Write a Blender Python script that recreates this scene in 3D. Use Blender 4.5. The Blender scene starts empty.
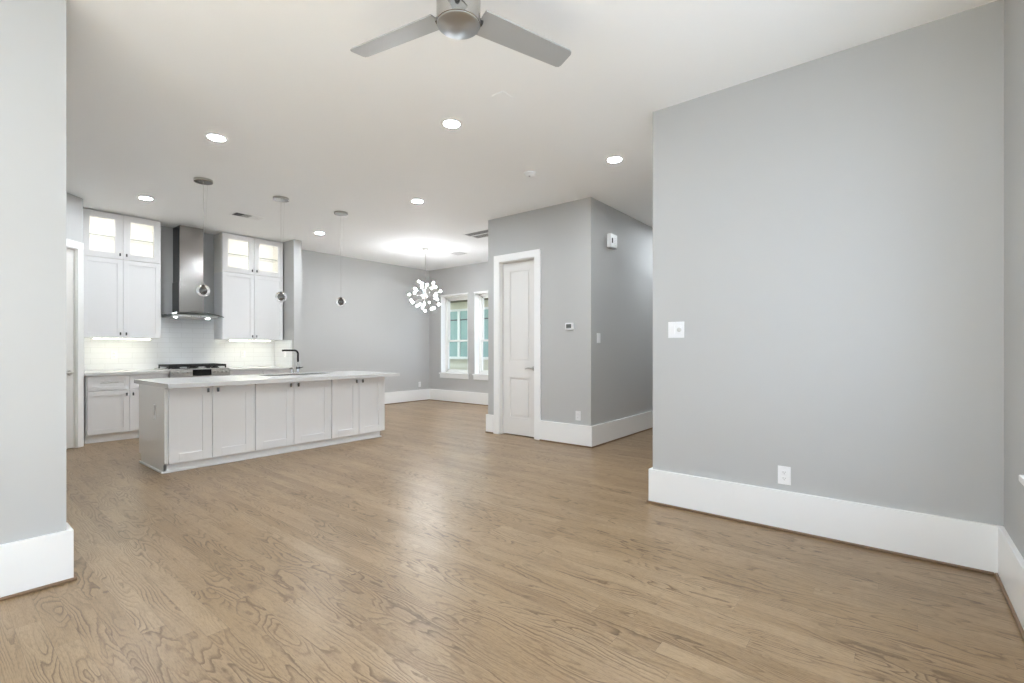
import bpy, bmesh, math, random
from mathutils import Vector, Matrix
random.seed(7)
PI = math.pi
scene = bpy.context.scene
C = scene.collection

# ------------------------------------------------------------------ camera
CAM_H, YAW, F_PX, HORIZON = 1.2, math.radians(38.9), 476.0, 349.2
cd = bpy.data.cameras.new('camera')
cam = bpy.data.objects.new('camera', cd)
C.objects.link(cam)
cam.location = (0, 0, CAM_H)
cam.rotation_euler = (PI / 2, 0, YAW - PI / 2)
cd.sensor_width = 36.0
cd.lens = F_PX / 1024 * 36.0
cd.shift_y = (HORIZON - 341.5) / 1024
cd.clip_start = 0.02
scene.camera = cam

# ------------------------------------------------------------------ daylight
world = bpy.data.worlds.new('overcast_sky')
scene.world = world
world.use_nodes = True
wn = world.node_tree
SKY = 1.15        # overcast sky
LOWER_GLOW = 1.15     # glow added below the horizon to light the ceiling from outside
_tc = wn.nodes.new('ShaderNodeTexCoord')
_sp = wn.nodes.new('ShaderNodeSeparateXYZ')
_mr = wn.nodes.new('ShaderNodeMapRange')
_mr.inputs['From Min'].default_value = -0.03
_mr.inputs['From Max'].default_value = 0.03
_mx = wn.nodes.new('ShaderNodeMix')
_mx.data_type = 'RGBA'
_mx.inputs['A'].default_value = (0.81 * LOWER_GLOW, 0.98 * LOWER_GLOW, 1.20 * LOWER_GLOW, 1)
_mx.inputs['B'].default_value = (0.80 * SKY, 0.97 * SKY, 1.20 * SKY, 1)
wn.links.new(_tc.outputs['Generated'], _sp.inputs[0])
wn.links.new(_sp.outputs['Z'], _mr.inputs['Value'])
wn.links.new(_mr.outputs['Result'], _mx.inputs['Factor'])
wn.links.new(_mx.outputs['Result'], wn.nodes['Background'].inputs['Color'])
wn.nodes['Background'].inputs['Strength'].default_value = 1.0
world.cycles.sampling_method = 'MANUAL'
world.cycles.sample_map_resolution = 256


def portal(loc, rot, sx, sy):
    l = bpy.data.lights.new('sky_portal', 'AREA')
    l.shape = 'RECTANGLE'
    l.size, l.size_y = sx, sy
    l.cycles.is_portal = True
    o = bpy.data.objects.new('sky_portal', l)
    o.location = loc
    o.rotation_euler = rot
    C.objects.link(o)


SUN = 53.0
sl = bpy.data.lights.new('sun', 'SUN')
sl.energy = SUN
sl.angle = 0.01
sl.color = (0.71, 0.95, 1.24)
so = bpy.data.objects.new('sun', sl)
so.rotation_euler = Vector((3.0, -0.6, -2.42)).to_track_quat('-Z', 'Y').to_euler()   # added sun, enters the rear opening and bounces off unseen floor onto the ceiling
C.objects.link(so)

# ------------------------------------------------------------------ exposure
scene.view_settings.view_transform = 'Standard'
scene.view_settings.look = 'None'
scene.view_settings.gamma = 1.0
scene.view_settings.use_curve_mapping = False
scene.view_settings.exposure = 1.56
scene.display_settings.display_device = 'sRGB'
cy = scene.cycles
cy.use_denoising = True
cy.max_bounces = 14
cy.diffuse_bounces = 8
cy.glossy_bounces = 5
cy.transmission_bounces = 8
cy.transparent_max_bounces = 12
cy.sample_clamp_indirect = 8.0
cy.caustics_reflective = False
cy.caustics_refractive = False
cy.use_light_tree = True

LAMP = 176.0        # downlight emission
CEIL = 3.06


# ------------------------------------------------------------------ materials
def lin(c):
    return tuple(((v / 255) / 12.92 if v / 255 <= 0.04045 else ((v / 255 + 0.055) / 1.055) ** 2.4) for v in c)


def mat(name, col, rough=0.5, metal=0.0, bump=0.0, bscale=200.0, coat=0.0, spec=0.5, vary=0.0):
    m = bpy.data.materials.new(name)
    m.use_nodes = True
    nt = m.node_tree
    b = nt.nodes['Principled BSDF']
    b.inputs['Base Color'].default_value = (*col, 1)
    b.inputs['Roughness'].default_value = rough
    b.inputs['Metallic'].default_value = metal
    b.inputs['Coat Weight'].default_value = coat
    b.inputs['Specular IOR Level'].default_value = spec
    tc = nt.nodes.new('ShaderNodeTexCoord')
    n = nt.nodes.new('ShaderNodeTexNoise')
    n.inputs['Scale'].default_value = bscale
    n.inputs['Detail'].default_value = 3
    nt.links.new(tc.outputs['Object'], n.inputs['Vector'])
    if vary > 0:
        mx = nt.nodes.new('ShaderNodeMix')
        mx.data_type = 'RGBA'
        mx.inputs['A'].default_value = (*[c * (1 - vary) for c in col], 1)
        mx.inputs['B'].default_value = (*[min(1, c * (1 + vary)) for c in col], 1)
        nt.links.new(n.outputs['Fac'], mx.inputs['Factor'])
        nt.links.new(mx.outputs['Result'], b.inputs['Base Color'])
    if bump > 0:
        bp = nt.nodes.new('ShaderNodeBump')
        bp.inputs['Strength'].default_value = bump
        bp.inputs['Distance'].default_value = 0.002
        nt.links.new(n.outputs['Fac'], bp.inputs['Height'])
        nt.links.new(bp.outputs['Normal'], b.inputs['Normal'])
    return m


def emit(name, col, strength):
    m = bpy.data.materials.new(name)
    m.use_nodes = True
    b = m.node_tree.nodes['Principled BSDF']
    b.inputs['Base Color'].default_value = (*[min(.9, c) for c in col], 1)
    b.inputs['Emission Color'].default_value = (*col, 1)
    b.inputs['Emission Strength'].default_value = strength
    return m


def thin_glass(name, tint=(1, 1, 1), rough=0.0):
    m = bpy.data.materials.new(name)
    m.use_nodes = True
    nt = m.node_tree
    for n in list(nt.nodes):
        if n.type != 'OUTPUT_MATERIAL':
            nt.nodes.remove(n)
    out = nt.nodes['Material Output']
    t = nt.nodes.new('ShaderNodeBsdfTransparent')
    t.inputs['Color'].default_value = (*tint, 1)
    g = nt.nodes.new('ShaderNodeBsdfGlossy')
    g.inputs['Roughness'].default_value = rough
    lw = nt.nodes.new('ShaderNodeLayerWeight')
    pw = nt.nodes.new('ShaderNodeMath')
    pw.operation = 'POWER'
    pw.inputs[1].default_value = 5.0
    fr = nt.nodes.new('ShaderNodeMath')
    fr.operation = 'MULTIPLY_ADD'
    fr.inputs[1].default_value = 0.9
    fr.inputs[2].default_value = 0.03
    mx = nt.nodes.new('ShaderNodeMixShader')
    nt.links.new(lw.outputs['Facing'], pw.inputs[0])
    nt.links.new(pw.outputs[0], fr.inputs[0])
    nt.links.new(fr.outputs[0], mx.inputs['Fac'])
    nt.links.new(t.outputs[0], mx.inputs[1])
    nt.links.new(g.outputs[0], mx.inputs[2])
    nt.links.new(mx.outputs[0], out.inputs['Surface'])
    return m


def brushed(name, col, rough, axis=2, amount=0.12):
    m = bpy.data.materials.new(name)
    m.use_nodes = True
    nt = m.node_tree
    b = nt.nodes['Principled BSDF']
    b.inputs['Base Color'].default_value = (*col, 1)
    b.inputs['Metallic'].default_value = 1.0
    tc = nt.nodes.new('ShaderNodeTexCoord')
    mp = nt.nodes.new('ShaderNodeMapping')
    s = [300.0, 300.0, 300.0]
    s[axis] = 4.0
    mp.inputs['Scale'].default_value = s
    n = nt.nodes.new('ShaderNodeTexNoise')
    n.inputs['Scale'].default_value = 1.0
    r = nt.nodes.new('ShaderNodeMapRange')
    r.inputs['To Min'].default_value = max(0.02, rough - amount)
    r.inputs['To Max'].default_value = rough + amount
    nt.links.new(tc.outputs['Object'], mp.inputs['Vector'])
    nt.links.new(mp.outputs['Vector'], n.inputs['Vector'])
    nt.links.new(n.outputs['Fac'], r.inputs['Value'])
    nt.links.new(r.outputs['Result'], b.inputs['Roughness'])
    return m


def tile_mat():
    m = bpy.data.materials.new('white_subway_tile')
    m.use_nodes = True
    nt = m.node_tree
    b = nt.nodes['Principled BSDF']
    b.inputs['Roughness'].default_value = 0.18
    tc = nt.nodes.new('ShaderNodeTexCoord')
    sp = nt.nodes.new('ShaderNodeSeparateXYZ')
    ad = nt.nodes.new('ShaderNodeMath')
    cb = nt.nodes.new('ShaderNodeCombineXYZ')
    br = nt.nodes.new('ShaderNodeTexBrick')
    br.inputs['Color1'].default_value = (0.80, 0.81, 0.82, 1)
    br.inputs['Color2'].default_value = (0.83, 0.84, 0.85, 1)
    br.inputs['Mortar'].default_value = (0.66, 0.66, 0.66, 1)
    br.inputs['Scale'].default_value = 1.0
    br.inputs['Brick Width'].default_value = 0.305
    br.inputs['Row Height'].default_value = 0.0765
    br.inputs['Mortar Size'].default_value = 0.0016
    bp = nt.nodes.new('ShaderNodeBump')
    bp.inputs['Strength'].default_value = 0.25
    bp.inputs['Distance'].default_value = 0.001
    bp.invert = True
    L = nt.links.new
    L(tc.outputs['Object'], sp.inputs[0])
    L(sp.outputs['X'], ad.inputs[0])
    L(sp.outputs['Y'], ad.inputs[1])
    L(ad.outputs[0], cb.inputs['X'])
    L(sp.outputs['Z'], cb.inputs['Y'])
    L(cb.outputs[0], br.inputs['Vector'])
    L(br.outputs['Color'], b.inputs['Base Color'])
    L(br.outputs['Fac'], bp.inputs['Height'])
    L(bp.outputs['Normal'], b.inputs['Normal'])
    return m


def floor_mat():
    """oak strip floor: boards run along Y, random joints, cathedral grain"""
    m = bpy.data.materials.new('oak_strip_floor')
    m.use_nodes = True
    nt = m.node_tree
    b = nt.nodes['Principled BSDF']
    L = nt.links.new

    def math_(op, a, c=None, d=None):
        n = nt.nodes.new('ShaderNodeMath')
        n.operation = op
        for i, v in enumerate((a, c, d)):
            if v is None:
                continue
            if hasattr(v, 'is_linked'):
                L(v, n.inputs[i])
            else:
                n.inputs[i].default_value = v
        return n.outputs[0]

    def xyz(x, y, z):
        n = nt.nodes.new('ShaderNodeCombineXYZ')
        for i, v in enumerate((x, y, z)):
            if hasattr(v, 'is_linked'):
                L(v, n.inputs[i])
            else:
                n.inputs[i].default_value = v
        return n.outputs[0]

    def noise(vec, scale, detail=2.0, rough=0.5, dist=0.0):
        n = nt.nodes.new('ShaderNodeTexNoise')
        n.inputs['Scale'].default_value = scale
        n.inputs['Detail'].default_value = detail
        n.inputs['Roughness'].default_value = rough
        n.inputs['Distortion'].default_value = dist
        L(vec, n.inputs['Vector'])
        return n.outputs['Fac']

    def wnoise(vec):
        n = nt.nodes.new('ShaderNodeTexWhiteNoise')
        n.noise_dimensions = '3D'
        L(vec, n.inputs['Vector'])
        return n.outputs['Value']

    def ramp(v, stops):
        n = nt.nodes.new('ShaderNodeValToRGB')
        e = n.color_ramp.elements
        while len(e) > 1:
            e.remove(e[-1])
        e[0].position, e[0].color = stops[0][0], (*stops[0][1], 1)
        for p, c in stops[1:]:
            k = e.new(p)
            k.color = (*c, 1)
        L(v, n.inputs['Fac'])
        return n.outputs['Color']

    def mix(kind, fac, a, c):
        n = nt.nodes.new('ShaderNodeMix')
        n.data_type = 'RGBA'
        n.blend_type = kind
        for key, v in (('Factor', fac), ('A', a), ('B', c)):
            s = n.inputs[key] if key == 'Factor' else [i for i in n.inputs if i.name == key and i.type == 'RGBA'][0]
            if hasattr(v, 'is_linked'):
                L(v, s)
            elif isinstance(v, tuple):
                s.default_value = (*v, 1)
            else:
                s.default_value = v
        return [o for o in n.outputs if o.type == 'RGBA'][0]

    tc = nt.nodes.new('ShaderNodeTexCoord')
    sp = nt.nodes.new('ShaderNodeSeparateXYZ')
    L(tc.outputs['Object'], sp.inputs[0])
    X, Y = sp.outputs['X'], sp.outputs['Y']
    W, LEN = 0.083, 1.5
    u = math_('DIVIDE', X, W)
    row = math_('FLOOR', u)
    fu = math_('SUBTRACT', u, row)
    r1 = wnoise(xyz(row, 3.1, 0.0))
    v = math_('ADD', math_('DIVIDE', Y, LEN), math_('MULTIPLY', r1, 7.3))
    col = math_('FLOOR', v)
    fv = math_('SUBTRACT', v, col)
    pid = wnoise(xyz(row, col, 1.7))
    pid2 = wnoise(xyz(row, col, 9.2))
    # cathedral grain: contour lines of a stretched noise, different in every board
    px = math_('ADD', X, math_('MULTIPLY', pid, 31.0))
    py = math_('ADD', math_('MULTIPLY', Y, 0.17), math_('MULTIPLY', pid2, 17.0))
    g1 = noise(xyz(px, py, pid), 11.0, 1.4, 0.42, 0.2)
    wob = noise(xyz(px, math_('MULTIPLY', py, 4.0), 0.0), 22.0, 3.0, 0.6)
    gv = math_('ADD', math_('MULTIPLY', g1, math_('ADD', 8.0, math_('MULTIPLY', pid2, 8.0))), math_('MULTIPLY', wob, 0.8))
    gv = math_('ADD', gv, math_('MULTIPLY', X, math_('MULTIPLY', math_('SUBTRACT', pid, 0.35), 110.0)))
    gf = math_('FRACT', gv)
    line = ramp(gf, [(0.0, (1, 1, 1)), (0.12, (0.70, 0.70, 0.70)), (0.34, (0.16, 0.16, 0.16)), (0.86, (0.0, 0.0, 0.0)), (1.0, (0.9, 0.9, 0.9))])
    mask = noise(xyz(px, math_('MULTIPLY', py, 1.5), 5.0), 6.0, 2.0)
    mk = ramp(mask, [(0.36, (0.10, 0.10, 0.10)), (0.60, (1, 1, 1))])
    lm = mix('MULTIPLY', 1.0, line, mk)
    # fine pores
    pores = noise(xyz(math_('MULTIPLY', px, 9.0), math_('MULTIPLY', py, 5.0), 2.0), 38.0, 3.0, 0.65)
    pr_ = ramp(pores, [(0.38, (0.78, 0.76, 0.72)), (0.54, (1.0, 1.0, 1.0))])
    tone = ramp(pid, [(0.0, lin((150, 125, 95))), (0.3, lin((157, 132, 101))), (0.65, lin((161, 136, 106))), (1.0, lin((167, 143, 113)))])
    blot = noise(xyz(X, math_('MULTIPLY', Y, 0.4), 0.0), 2.2, 2.0)
    tone = mix('MULTIPLY', 1.0, tone, ramp(blot, [(0.3, (0.93, 0.92, 0.90)), (0.7, (1.04, 1.04, 1.04))]))
    streak = noise(xyz(px, math_('MULTIPLY', py, 0.35), 7.0), 70.0, 3.0, 0.6)
    tone = mix('MULTIPLY', 1.0, tone, ramp(streak, [(0.30, (0.84, 0.82, 0.79)), (0.50, (1.0, 1.0, 1.0)), (0.75, (1.07, 1.07, 1.06))]))
    c1 = mix('MULTIPLY', 1.0, tone, pr_)
    dk = mix('MULTIPLY', 1.0, c1, (0.40, 0.34, 0.27))
    sep = nt.nodes.new('ShaderNodeSeparateColor')
    L(lm, sep.inputs[0])
    lmv = math_('MULTIPLY', sep.outputs[0], 1.0)
    c2 = mix('MIX', lmv, c1, dk)
    # board joints
    eu = math_('MULTIPLY', math_('MINIMUM', fu, math_('SUBTRACT', 1.0, fu)), W)
    ev = math_('MULTIPLY', math_('MINIMUM', fv, math_('SUBTRACT', 1.0, fv)), LEN)
    e = math_('MINIMUM', eu, ev)
    joint = math_('LESS_THAN', e, 0.0007)
    c3 = mix('MIX', math_('MULTIPLY', joint, 0.45), c2, (0.09, 0.06, 0.04))
    L(c3, b.inputs['Base Color'])
    rr = nt.nodes.new('ShaderNodeMapRange')
    rr.inputs['To Min'].default_value = 0.27
    rr.inputs['To Max'].default_value = 0.38
    L(wob, rr.inputs['Value'])
    L(rr.outputs['Result'], b.inputs['Roughness'])
    b.inputs['Specular IOR Level'].default_value = 0.5
    bp = nt.nodes.new('ShaderNodeBump')
    bp.inputs['Strength'].default_value = 0.22
    bp.inputs['Distance'].default_value = 0.0010
    wav = noise(xyz(X, math_('MULTIPLY', Y, 0.25), 0.0), 14.0, 2.0)
    hh = math_('SUBTRACT', math_('ADD', math_('MULTIPLY', wav, 1.2), math_('MULTIPLY', pores, 0.25)), math_('MULTIPLY', joint, 0.8))
    L(hh, bp.inputs['Height'])
    L(bp.outputs['Normal'], b.inputs['Normal'])
    return m


def siding_mat():
    m = mat('neighbour_siding', lin((218, 214, 200)), 0.7)
    return m


M = {}
M['wall'] = mat('pale_grey_wall_paint', lin((186, 186, 185)), 0.62, bump=0.06, bscale=260)
M['ceil'] = mat('off_white_ceiling_paint', lin((245, 246, 247)), 0.75, bump=0.05, bscale=220)
M['trim'] = mat('white_trim_paint', lin((240, 240, 239)), 0.35, bump=0.02, bscale=120)
M['door'] = mat('white_door_paint', lin((228, 226, 223)), 0.40, bump=0.02, bscale=120)
M['cab'] = mat('white_cabinet_lacquer', lin((234, 233, 233)), 0.32, bump=0.015, bscale=90)
M['cabin'] = mat('white_cabinet_interior', lin((240, 238, 232)), 0.5, bump=0.02, bscale=90)
M['panel'] = mat('satin_grey_end_panel_lacquer', lin((236, 235, 232)), 0.18, bump=0.015, bscale=60)
M['floor'] = floor_mat()
M['shoe'] = mat('brown_oak_shoe_moulding', lin((128, 103, 80)), 0.45, bump=0.1, bscale=80, vary=0.15)
M['quartz'] = mat('white_quartz', lin((208, 207, 205)), 0.22, vary=0.025, bscale=40)
M['tile'] = tile_mat()
M['steel'] = brushed('brushed_stainless_steel', (0.40, 0.385, 0.37), 0.18, amount=0.03)
M['steel_h'] = brushed('brushed_stainless_steel_flat', (0.60, 0.59, 0.57), 0.28, axis=0, amount=0.05)
M['nickel'] = brushed('satin_nickel', (0.60, 0.59, 0.57), 0.30)
M['blade'] = brushed('silver_fan_blade', (0.42, 0.43, 0.44), 0.36, axis=0, amount=0.05)
M['blade'].node_tree.nodes['Principled BSDF'].inputs['Metallic'].default_value = 0.35
M['chrome'] = mat('polished_chrome', (0.78, 0.78, 0.78), 0.06, 1.0)
M['pendmetal'] = brushed('dark_polished_nickel', (0.48, 0.47, 0.45), 0.16, amount=0.03)
M['dkchrome'] = mat('dark_chrome', (0.22, 0.22, 0.22), 0.12, 1.0)
M['iron'] = mat('black_cast_iron', lin((26, 25, 24)), 0.55, bump=0.2, bscale=200)
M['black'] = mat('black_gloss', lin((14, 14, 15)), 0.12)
M['dark'] = mat('dark_slot', lin((48, 46, 44)), 0.6, vary=0.1)
M['lcd'] = mat('grey_lcd_screen', lin((92, 94, 92)), 0.2, vary=0.05)
M['plastic'] = mat('white_plastic', lin((236, 236, 237)), 0.35, vary=0.01, bscale=30)
M['plasticgrey'] = mat('light_grey_plastic', lin((205, 204, 201)), 0.4, vary=0.02, bscale=30)
M['cord'] = mat('silver_cord', lin((170, 168, 165)), 0.35, 0.6)
M['glass'] = thin_glass('clear_window_glass')
M['hoodglass'] = thin_glass('hood_glass', (0.80, 0.86, 0.85), 0.02)
M['edge'] = mat('polished_glass_edge', lin((150, 158, 152)), 0.2)
M['ball'] = mat('clear_crystal', (1, 1, 1), 0.0)
M['ball'].node_tree.nodes['Principled BSDF'].inputs['Transmission Weight'].default_value = 1.0
M['lamp'] = emit('downlight_lens', (0.89, 0.96, 1.02), LAMP)
M['bulb'] = emit('frosted_bulb', (0.94, 0.96, 0.98), 64.0)
M['led'] = emit('warm_led_strip', (0.97, 0.94, 0.76), 7.5)
M['ledcab'] = emit('cabinet_led', (0.96, 0.97, 0.96), 4.2)
M['hoodlamp'] = emit('hood_lamp', (0.92, 0.98, 1.04), 22.0)
M['siding'] = siding_mat()
M['siding_trim'] = mat('cream_fascia', lin((214, 208, 186)), 0.6, vary=0.03)
M['eave'] = mat('weathered_soffit', lin((120, 112, 96)), 0.8, vary=0.06)
M['teal'] = mat('teal_window_glass', lin((152, 180, 176)), 0.15, vary=0.12, bscale=3)
M['outframe'] = mat('white_vinyl', lin((236, 236, 232)), 0.4, vary=0.01)
M['ground'] = mat('dry_lawn', lin((120, 122, 96)), 0.9, vary=0.2, bscale=4)


# ------------------------------------------------------------------ mesh helpers
def box(bm, x0, x1, y0, y1, z0, z1, bev=0.0, seg=2):
    r = bmesh.ops.create_cube(bm, size=1.0)
    vs = r['verts']
    for v in vs:
        v.co = Vector(((x0 + x1) / 2 + v.co.x * (x1 - x0), (y0 + y1) / 2 + v.co.y * (y1 - y0), (z0 + z1) / 2 + v.co.z * (z1 - z0)))
    if bev > 0:
        es = list({e for v in vs for e in v.link_edges})
        bmesh.ops.bevel(bm, geom=es, offset=bev, segments=seg, profile=0.6, affect='EDGES', clamp_overlap=True)


def frame_of(d):
    d = Vector(d).normalized()
    a = Vector((0, 0, 1)) if abs(d.z) < 0.95 else Vector((1, 0, 0))
    u = d.cross(a).normalized()
    return u, d.cross(u).normalized()


def tube(bm, pts, r, seg=12, cap=True):
    pts = [Vector(p) for p in pts]
    rs = r if isinstance(r, (list, tuple)) else [r] * len(pts)
    rings = []
    u = None
    for i, p in enumerate(pts):
        if i == 0:
            d = pts[1] - pts[0]
        elif i == len(pts) - 1:
            d = pts[-1] - pts[-2]
        else:
            d = (pts[i + 1] - pts[i]).normalized() + (pts[i] - pts[i - 1]).normalized()
        d.normalize()
        if u is None:
            u, w = frame_of(d)
        else:
            u = (u - d * u.dot(d)).normalized()
            w = d.cross(u).normalized()
        rings.append([bm.verts.new(p + (u * math.cos(2 * PI * k / seg) + w * math.sin(2 * PI * k / seg)) * rs[i]) for k in range(seg)])
    for a, b_ in zip(rings, rings[1:]):
        for k in range(seg):
            bm.faces.new((a[k], a[(k + 1) % seg], b_[(k + 1) % seg], b_[k]))
    if cap:
        bm.faces.new(rings[0][::-1])
        bm.faces.new(rings[-1])


def lathe(bm, c, prof, seg=32, axis=(0, 0, 1)):
    """prof: list of (radius, height along axis)"""
    ax = Vector(axis).normalized()
    u, w = frame_of(ax)
    c = Vector(c)
    rings = []
    for r, h in prof:
        if r < 1e-6:
            rings.append([bm.verts.new(c + ax * h)])
        else:
            rings.append([bm.verts.new(c + ax * h + (u * math.cos(2 * PI * k / seg) + w * math.sin(2 * PI * k / seg)) * r) for k in range(seg)])
    for a, b_ in zip(rings, rings[1:]):
        for k in range(seg):
            k2 = (k + 1) % seg
            if len(a) == 1 and len(b_) == 1:
                continue
            if len(a) == 1:
                bm.faces.new((a[0], b_[k2], b_[k]))
            elif len(b_) == 1:
                bm.faces.new((a[k], a[k2], b_[0]))
            else:
                bm.faces.new((a[k], a[k2], b_[k2], b_[k]))
    for r in (rings[0], rings[-1]):
        if len(r) > 2:
            try:
                bm.faces.new(r)
            except ValueError:
                pass


def ball(bm, c, r, seg=24, rings=14):
    bmesh.ops.create_uvsphere(bm, u_segments=seg, v_segments=rings, radius=r, matrix=Matrix.Translation(c))


def prism(bm, poly, z0, z1):
    a = [bm.verts.new((x, y, z0)) for x, y in poly]
    b_ = [bm.verts.new((x, y, z1)) for x, y in poly]
    n = len(poly)
    bm.faces.new(a[::-1])
    bm.faces.new(b_)
    for i in range(n):
        bm.faces.new((a[i], a[(i + 1) % n], b_[(i + 1) % n], b_[i]))


def world_of(o):
    m = Matrix.LocRotScale(o.location, o.rotation_euler, None)
    return world_of(o.parent) @ m if o.parent else m


def obj(name, fn, material, parent=None, smooth=False, local=False):
    """one mesh object; shapes are given in room coordinates unless local"""
    bm = bmesh.new()
    fn(bm)
    bmesh.ops.recalc_face_normals(bm, faces=bm.faces)
    me = bpy.data.meshes.new(name)
    bm.to_mesh(me)
    bm.free()
    if parent is not None and not local:
        me.transform(world_of(parent).inverted())
    me.materials.append(material)
    o = bpy.data.objects.new(name, me)
    C.objects.link(o)
    if parent is not None:
        o.parent = parent
    if smooth:
        for p in me.polygons:
            p.use_smooth = True
        me.set_sharp_from_angle(angle=math.radians(35))
    return o


def B(*boxes, bev=0.0):
    return lambda bm: [box(bm, *b, bev=bev) for b in boxes]


def thing(name, label, cat, loc, rotz=0.0, group=None):
    o = bpy.data.objects.new(name, None)
    o.empty_display_size = 0.1
    o.location = loc
    o.rotation_euler = (0, 0, rotz)
    C.objects.link(o)
    tag(o, label, cat, group)
    return o


def tag(o, label, cat, group=None):
    o['label'] = label
    o['category'] = cat
    if group:
        o['group'] = group
    return o


def struct(name, fn, material, label=None, cat=None, smooth=False):
    o = obj(name, fn, material, smooth=smooth)
    o['kind'] = 'structure'
    if label:
        o['label'] = label
        o['category'] = cat
    return o


def struct_root(name, loc, label, cat, rotz=0.0):
    o = thing(name, label, cat, loc, rotz)
    o['kind'] = 'structure'
    return o


def copy_tree(o, parent=None):
    c = o.copy()
    C.objects.link(c)
    if parent is not None:
        c.parent = parent
    for ch in list(o.children):
        copy_tree(ch, c)
    return c


# ------------------------------------------------------------------ room shell
XR = 3.60          # face of the big wall on the right
YB = -0.445         # face of the window wall beside the camera
YL = 3.35          # face of the wall stub on the left
YE = 1.486         # where the big wall ends
XD = 5.13          # face of the closet wall
YH = 2.90          # face of the hallway's left wall
YF = 8.62          # face of the far kitchen and dining wall
XW = 7.56          # face of the dining window wall
XS = 3.95          # inner face of the kitchen side wall
YC = 7.93          # front of that side wall
XK, YK = 1.250, 7.828   # outer corner of the slanted pantry wall
XBK = -2.30        # wall behind the camera

struct('floor', B((-2.6, 9.2, -0.75, 8.95, -0.15, 0.0)), M['floor'], 'oak strip floor with light brown boards running away from the camera', 'floor')
struct('ceiling', B((-2.6, 9.2, -0.75, 8.95, CEIL, CEIL + 0.15)), M['ceil'], 'flat off white ceiling with round recessed lights', 'ceiling')
struct('wall_right', B((XR, XR + 0.14, YB, YE, 0, CEIL)), M['wall'], 'large blank pale grey wall with a double switch and an outlet', 'wall')
struct('wall_hall_right', B((XR + 0.14, 8.40, 1.346, YE, 0, CEIL)), M['wall'], 'hallway wall behind the end of the large blank wall', 'wall')
struct('wall_hall_end', B((8.40, 8.54, 1.36, 3.04, 0, CEIL)), M['wall'], 'end wall of the hallway', 'wall')
struct('wall_hall_left', B((XD, 8.40, YH, YH + 0.13, 0, CEIL)), M['wall'], 'shaded grey hallway wall carrying a switch and a white chime box', 'wall')
DOY0, DOY1, DOZ = 3.745, 4.36, 2.425
struct('wall_closet', B((XD, XD + 0.13, YH + 0.13, DOY0, 0, CEIL), (XD, XD + 0.13, DOY1, 4.58, 0, CEIL), (XD, XD + 0.13, DOY0, DOY1, DOZ, CEIL)), M['wall'],
       'grey wall around the narrow white closet door, with a thermostat', 'wall')
struct('wall_closet_back', B((XD + 0.13, XW + 0.24, 4.45, 4.58, 0, CEIL)), M['wall'], 'dining side wall behind the closet', 'wall')
struct('wall_closet_side', B((7.60, 7.80, YH + 0.13, 4.45, 0, CEIL)), M['wall'], 'hidden closet wall', 'wall')
struct('wall_far', B((0.30, XW + 0.24, YF, YF + 0.14, 0, CEIL)), M['wall'], 'far grey wall running from the kitchen to the dining corner', 'wall')
struct('wall_kitchen_side', B((XS, XS + 0.135, YC, YF, 0, CEIL)), M['wall'], 'short grey side wall at the end of the kitchen cabinets', 'wall')

WINZ0, WINZ1 = 0.645, 2.42
WIN = [(7.35, 8.22), (6.28, 7.15)]
struct('wall_dining', B((XW, XW + 0.24, 4.58, WIN[1][0], 0, CEIL), (XW, XW + 0.24, WIN[1][1], WIN[0][0], 0, CEIL), (XW, XW + 0.24, WIN[0][1], YF, 0, CEIL),
       *[(XW, XW + 0.24, a, b, 0, WINZ0) for a, b in WIN], *[(XW, XW + 0.24, a, b, WINZ1, CEIL) for a, b in WIN]), M['wall'], 'dining room wall with two tall windows', 'wall')
struct('wall_left', B((XBK, 0.47, YL, YL + 0.15, 0, CEIL)), M['wall'], 'pale grey wall end closest to the camera on the left', 'wall')
struct('wall_passage', B((0.30, 0.44, YL + 0.15, 7.22, 0, CEIL), (0.44, 0.64, 7.10, 7.21, 0, CEIL), (0.30, 0.44, 7.22, YF, 0, CEIL)), M['wall'], 'kitchen wall hidden beyond the left wall end', 'wall')

LW = [(1.20, 2.93), (-1.70, -0.15)]    # windows beside the camera; the second is added for daylight
struct('wall_back', B((LW[0][1], XR, YB - 0.24, YB, 0, CEIL), (LW[1][1], LW[0][0], YB - 0.24, YB, 0, CEIL), (XBK, LW[1][0], YB - 0.24, YB, 0, CEIL),
       *[(a, b, YB - 0.24, YB, 0, WINZ0) for a, b in LW], *[(a, b, YB - 0.24, YB, WINZ1, CEIL) for a, b in LW]), M['wall'], 'pale grey window wall at the right edge of the photo', 'wall')
PD = (-0.25, 1.85)  # added opening, placed so the sun patch stays out of view
struct('wall_rear', B((XBK - 0.2, XBK, YB - 0.24, PD[0], 0, CEIL), (XBK - 0.2, XBK, PD[1], YL + 0.15, 0, CEIL), (XBK - 0.2, XBK, PD[0], PD[1], 2.42, CEIL)), M['wall'], 'wall behind the camera with an added glazed opening for the sun', 'wall')

struct('wall_sun_blocker', B((2.0, XW + 0.24, -0.66, 17.0, CEIL + 0.16, 6.4), (2.0, XW + 0.24, 8.96, 17.0, -0.55, CEIL + 0.16)), M['siding'], 'added unseen block that keeps the sun off the neighbouring house', 'wall')  # added mass above and beside the house, shades the neighbour from the sun

# slanted pantry wall with its door: local x runs along the wall, local y points into the room
pr = struct_root('wall_pantry', (XK, YK, 0), 'narrow slanted grey wall above the pantry door', 'wall', PI / 4)
PO0, PO1, POZ = -0.105, -0.765, 2.415
obj('wall_face', B((-0.87, PO1, 0, 0.11, 0, CEIL), (PO0, 0.0, 0, 0.11, 0, CEIL), (PO1, PO0, 0, 0.11, POZ, CEIL)), M['wall'], pr, local=True)
struct('wall_pantry_side', B((XK - 0.11, XK, YK, YF, 0, CEIL)), M['wall'], 'hidden pantry side wall beside the kitchen cabinets', 'wall')


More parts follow.
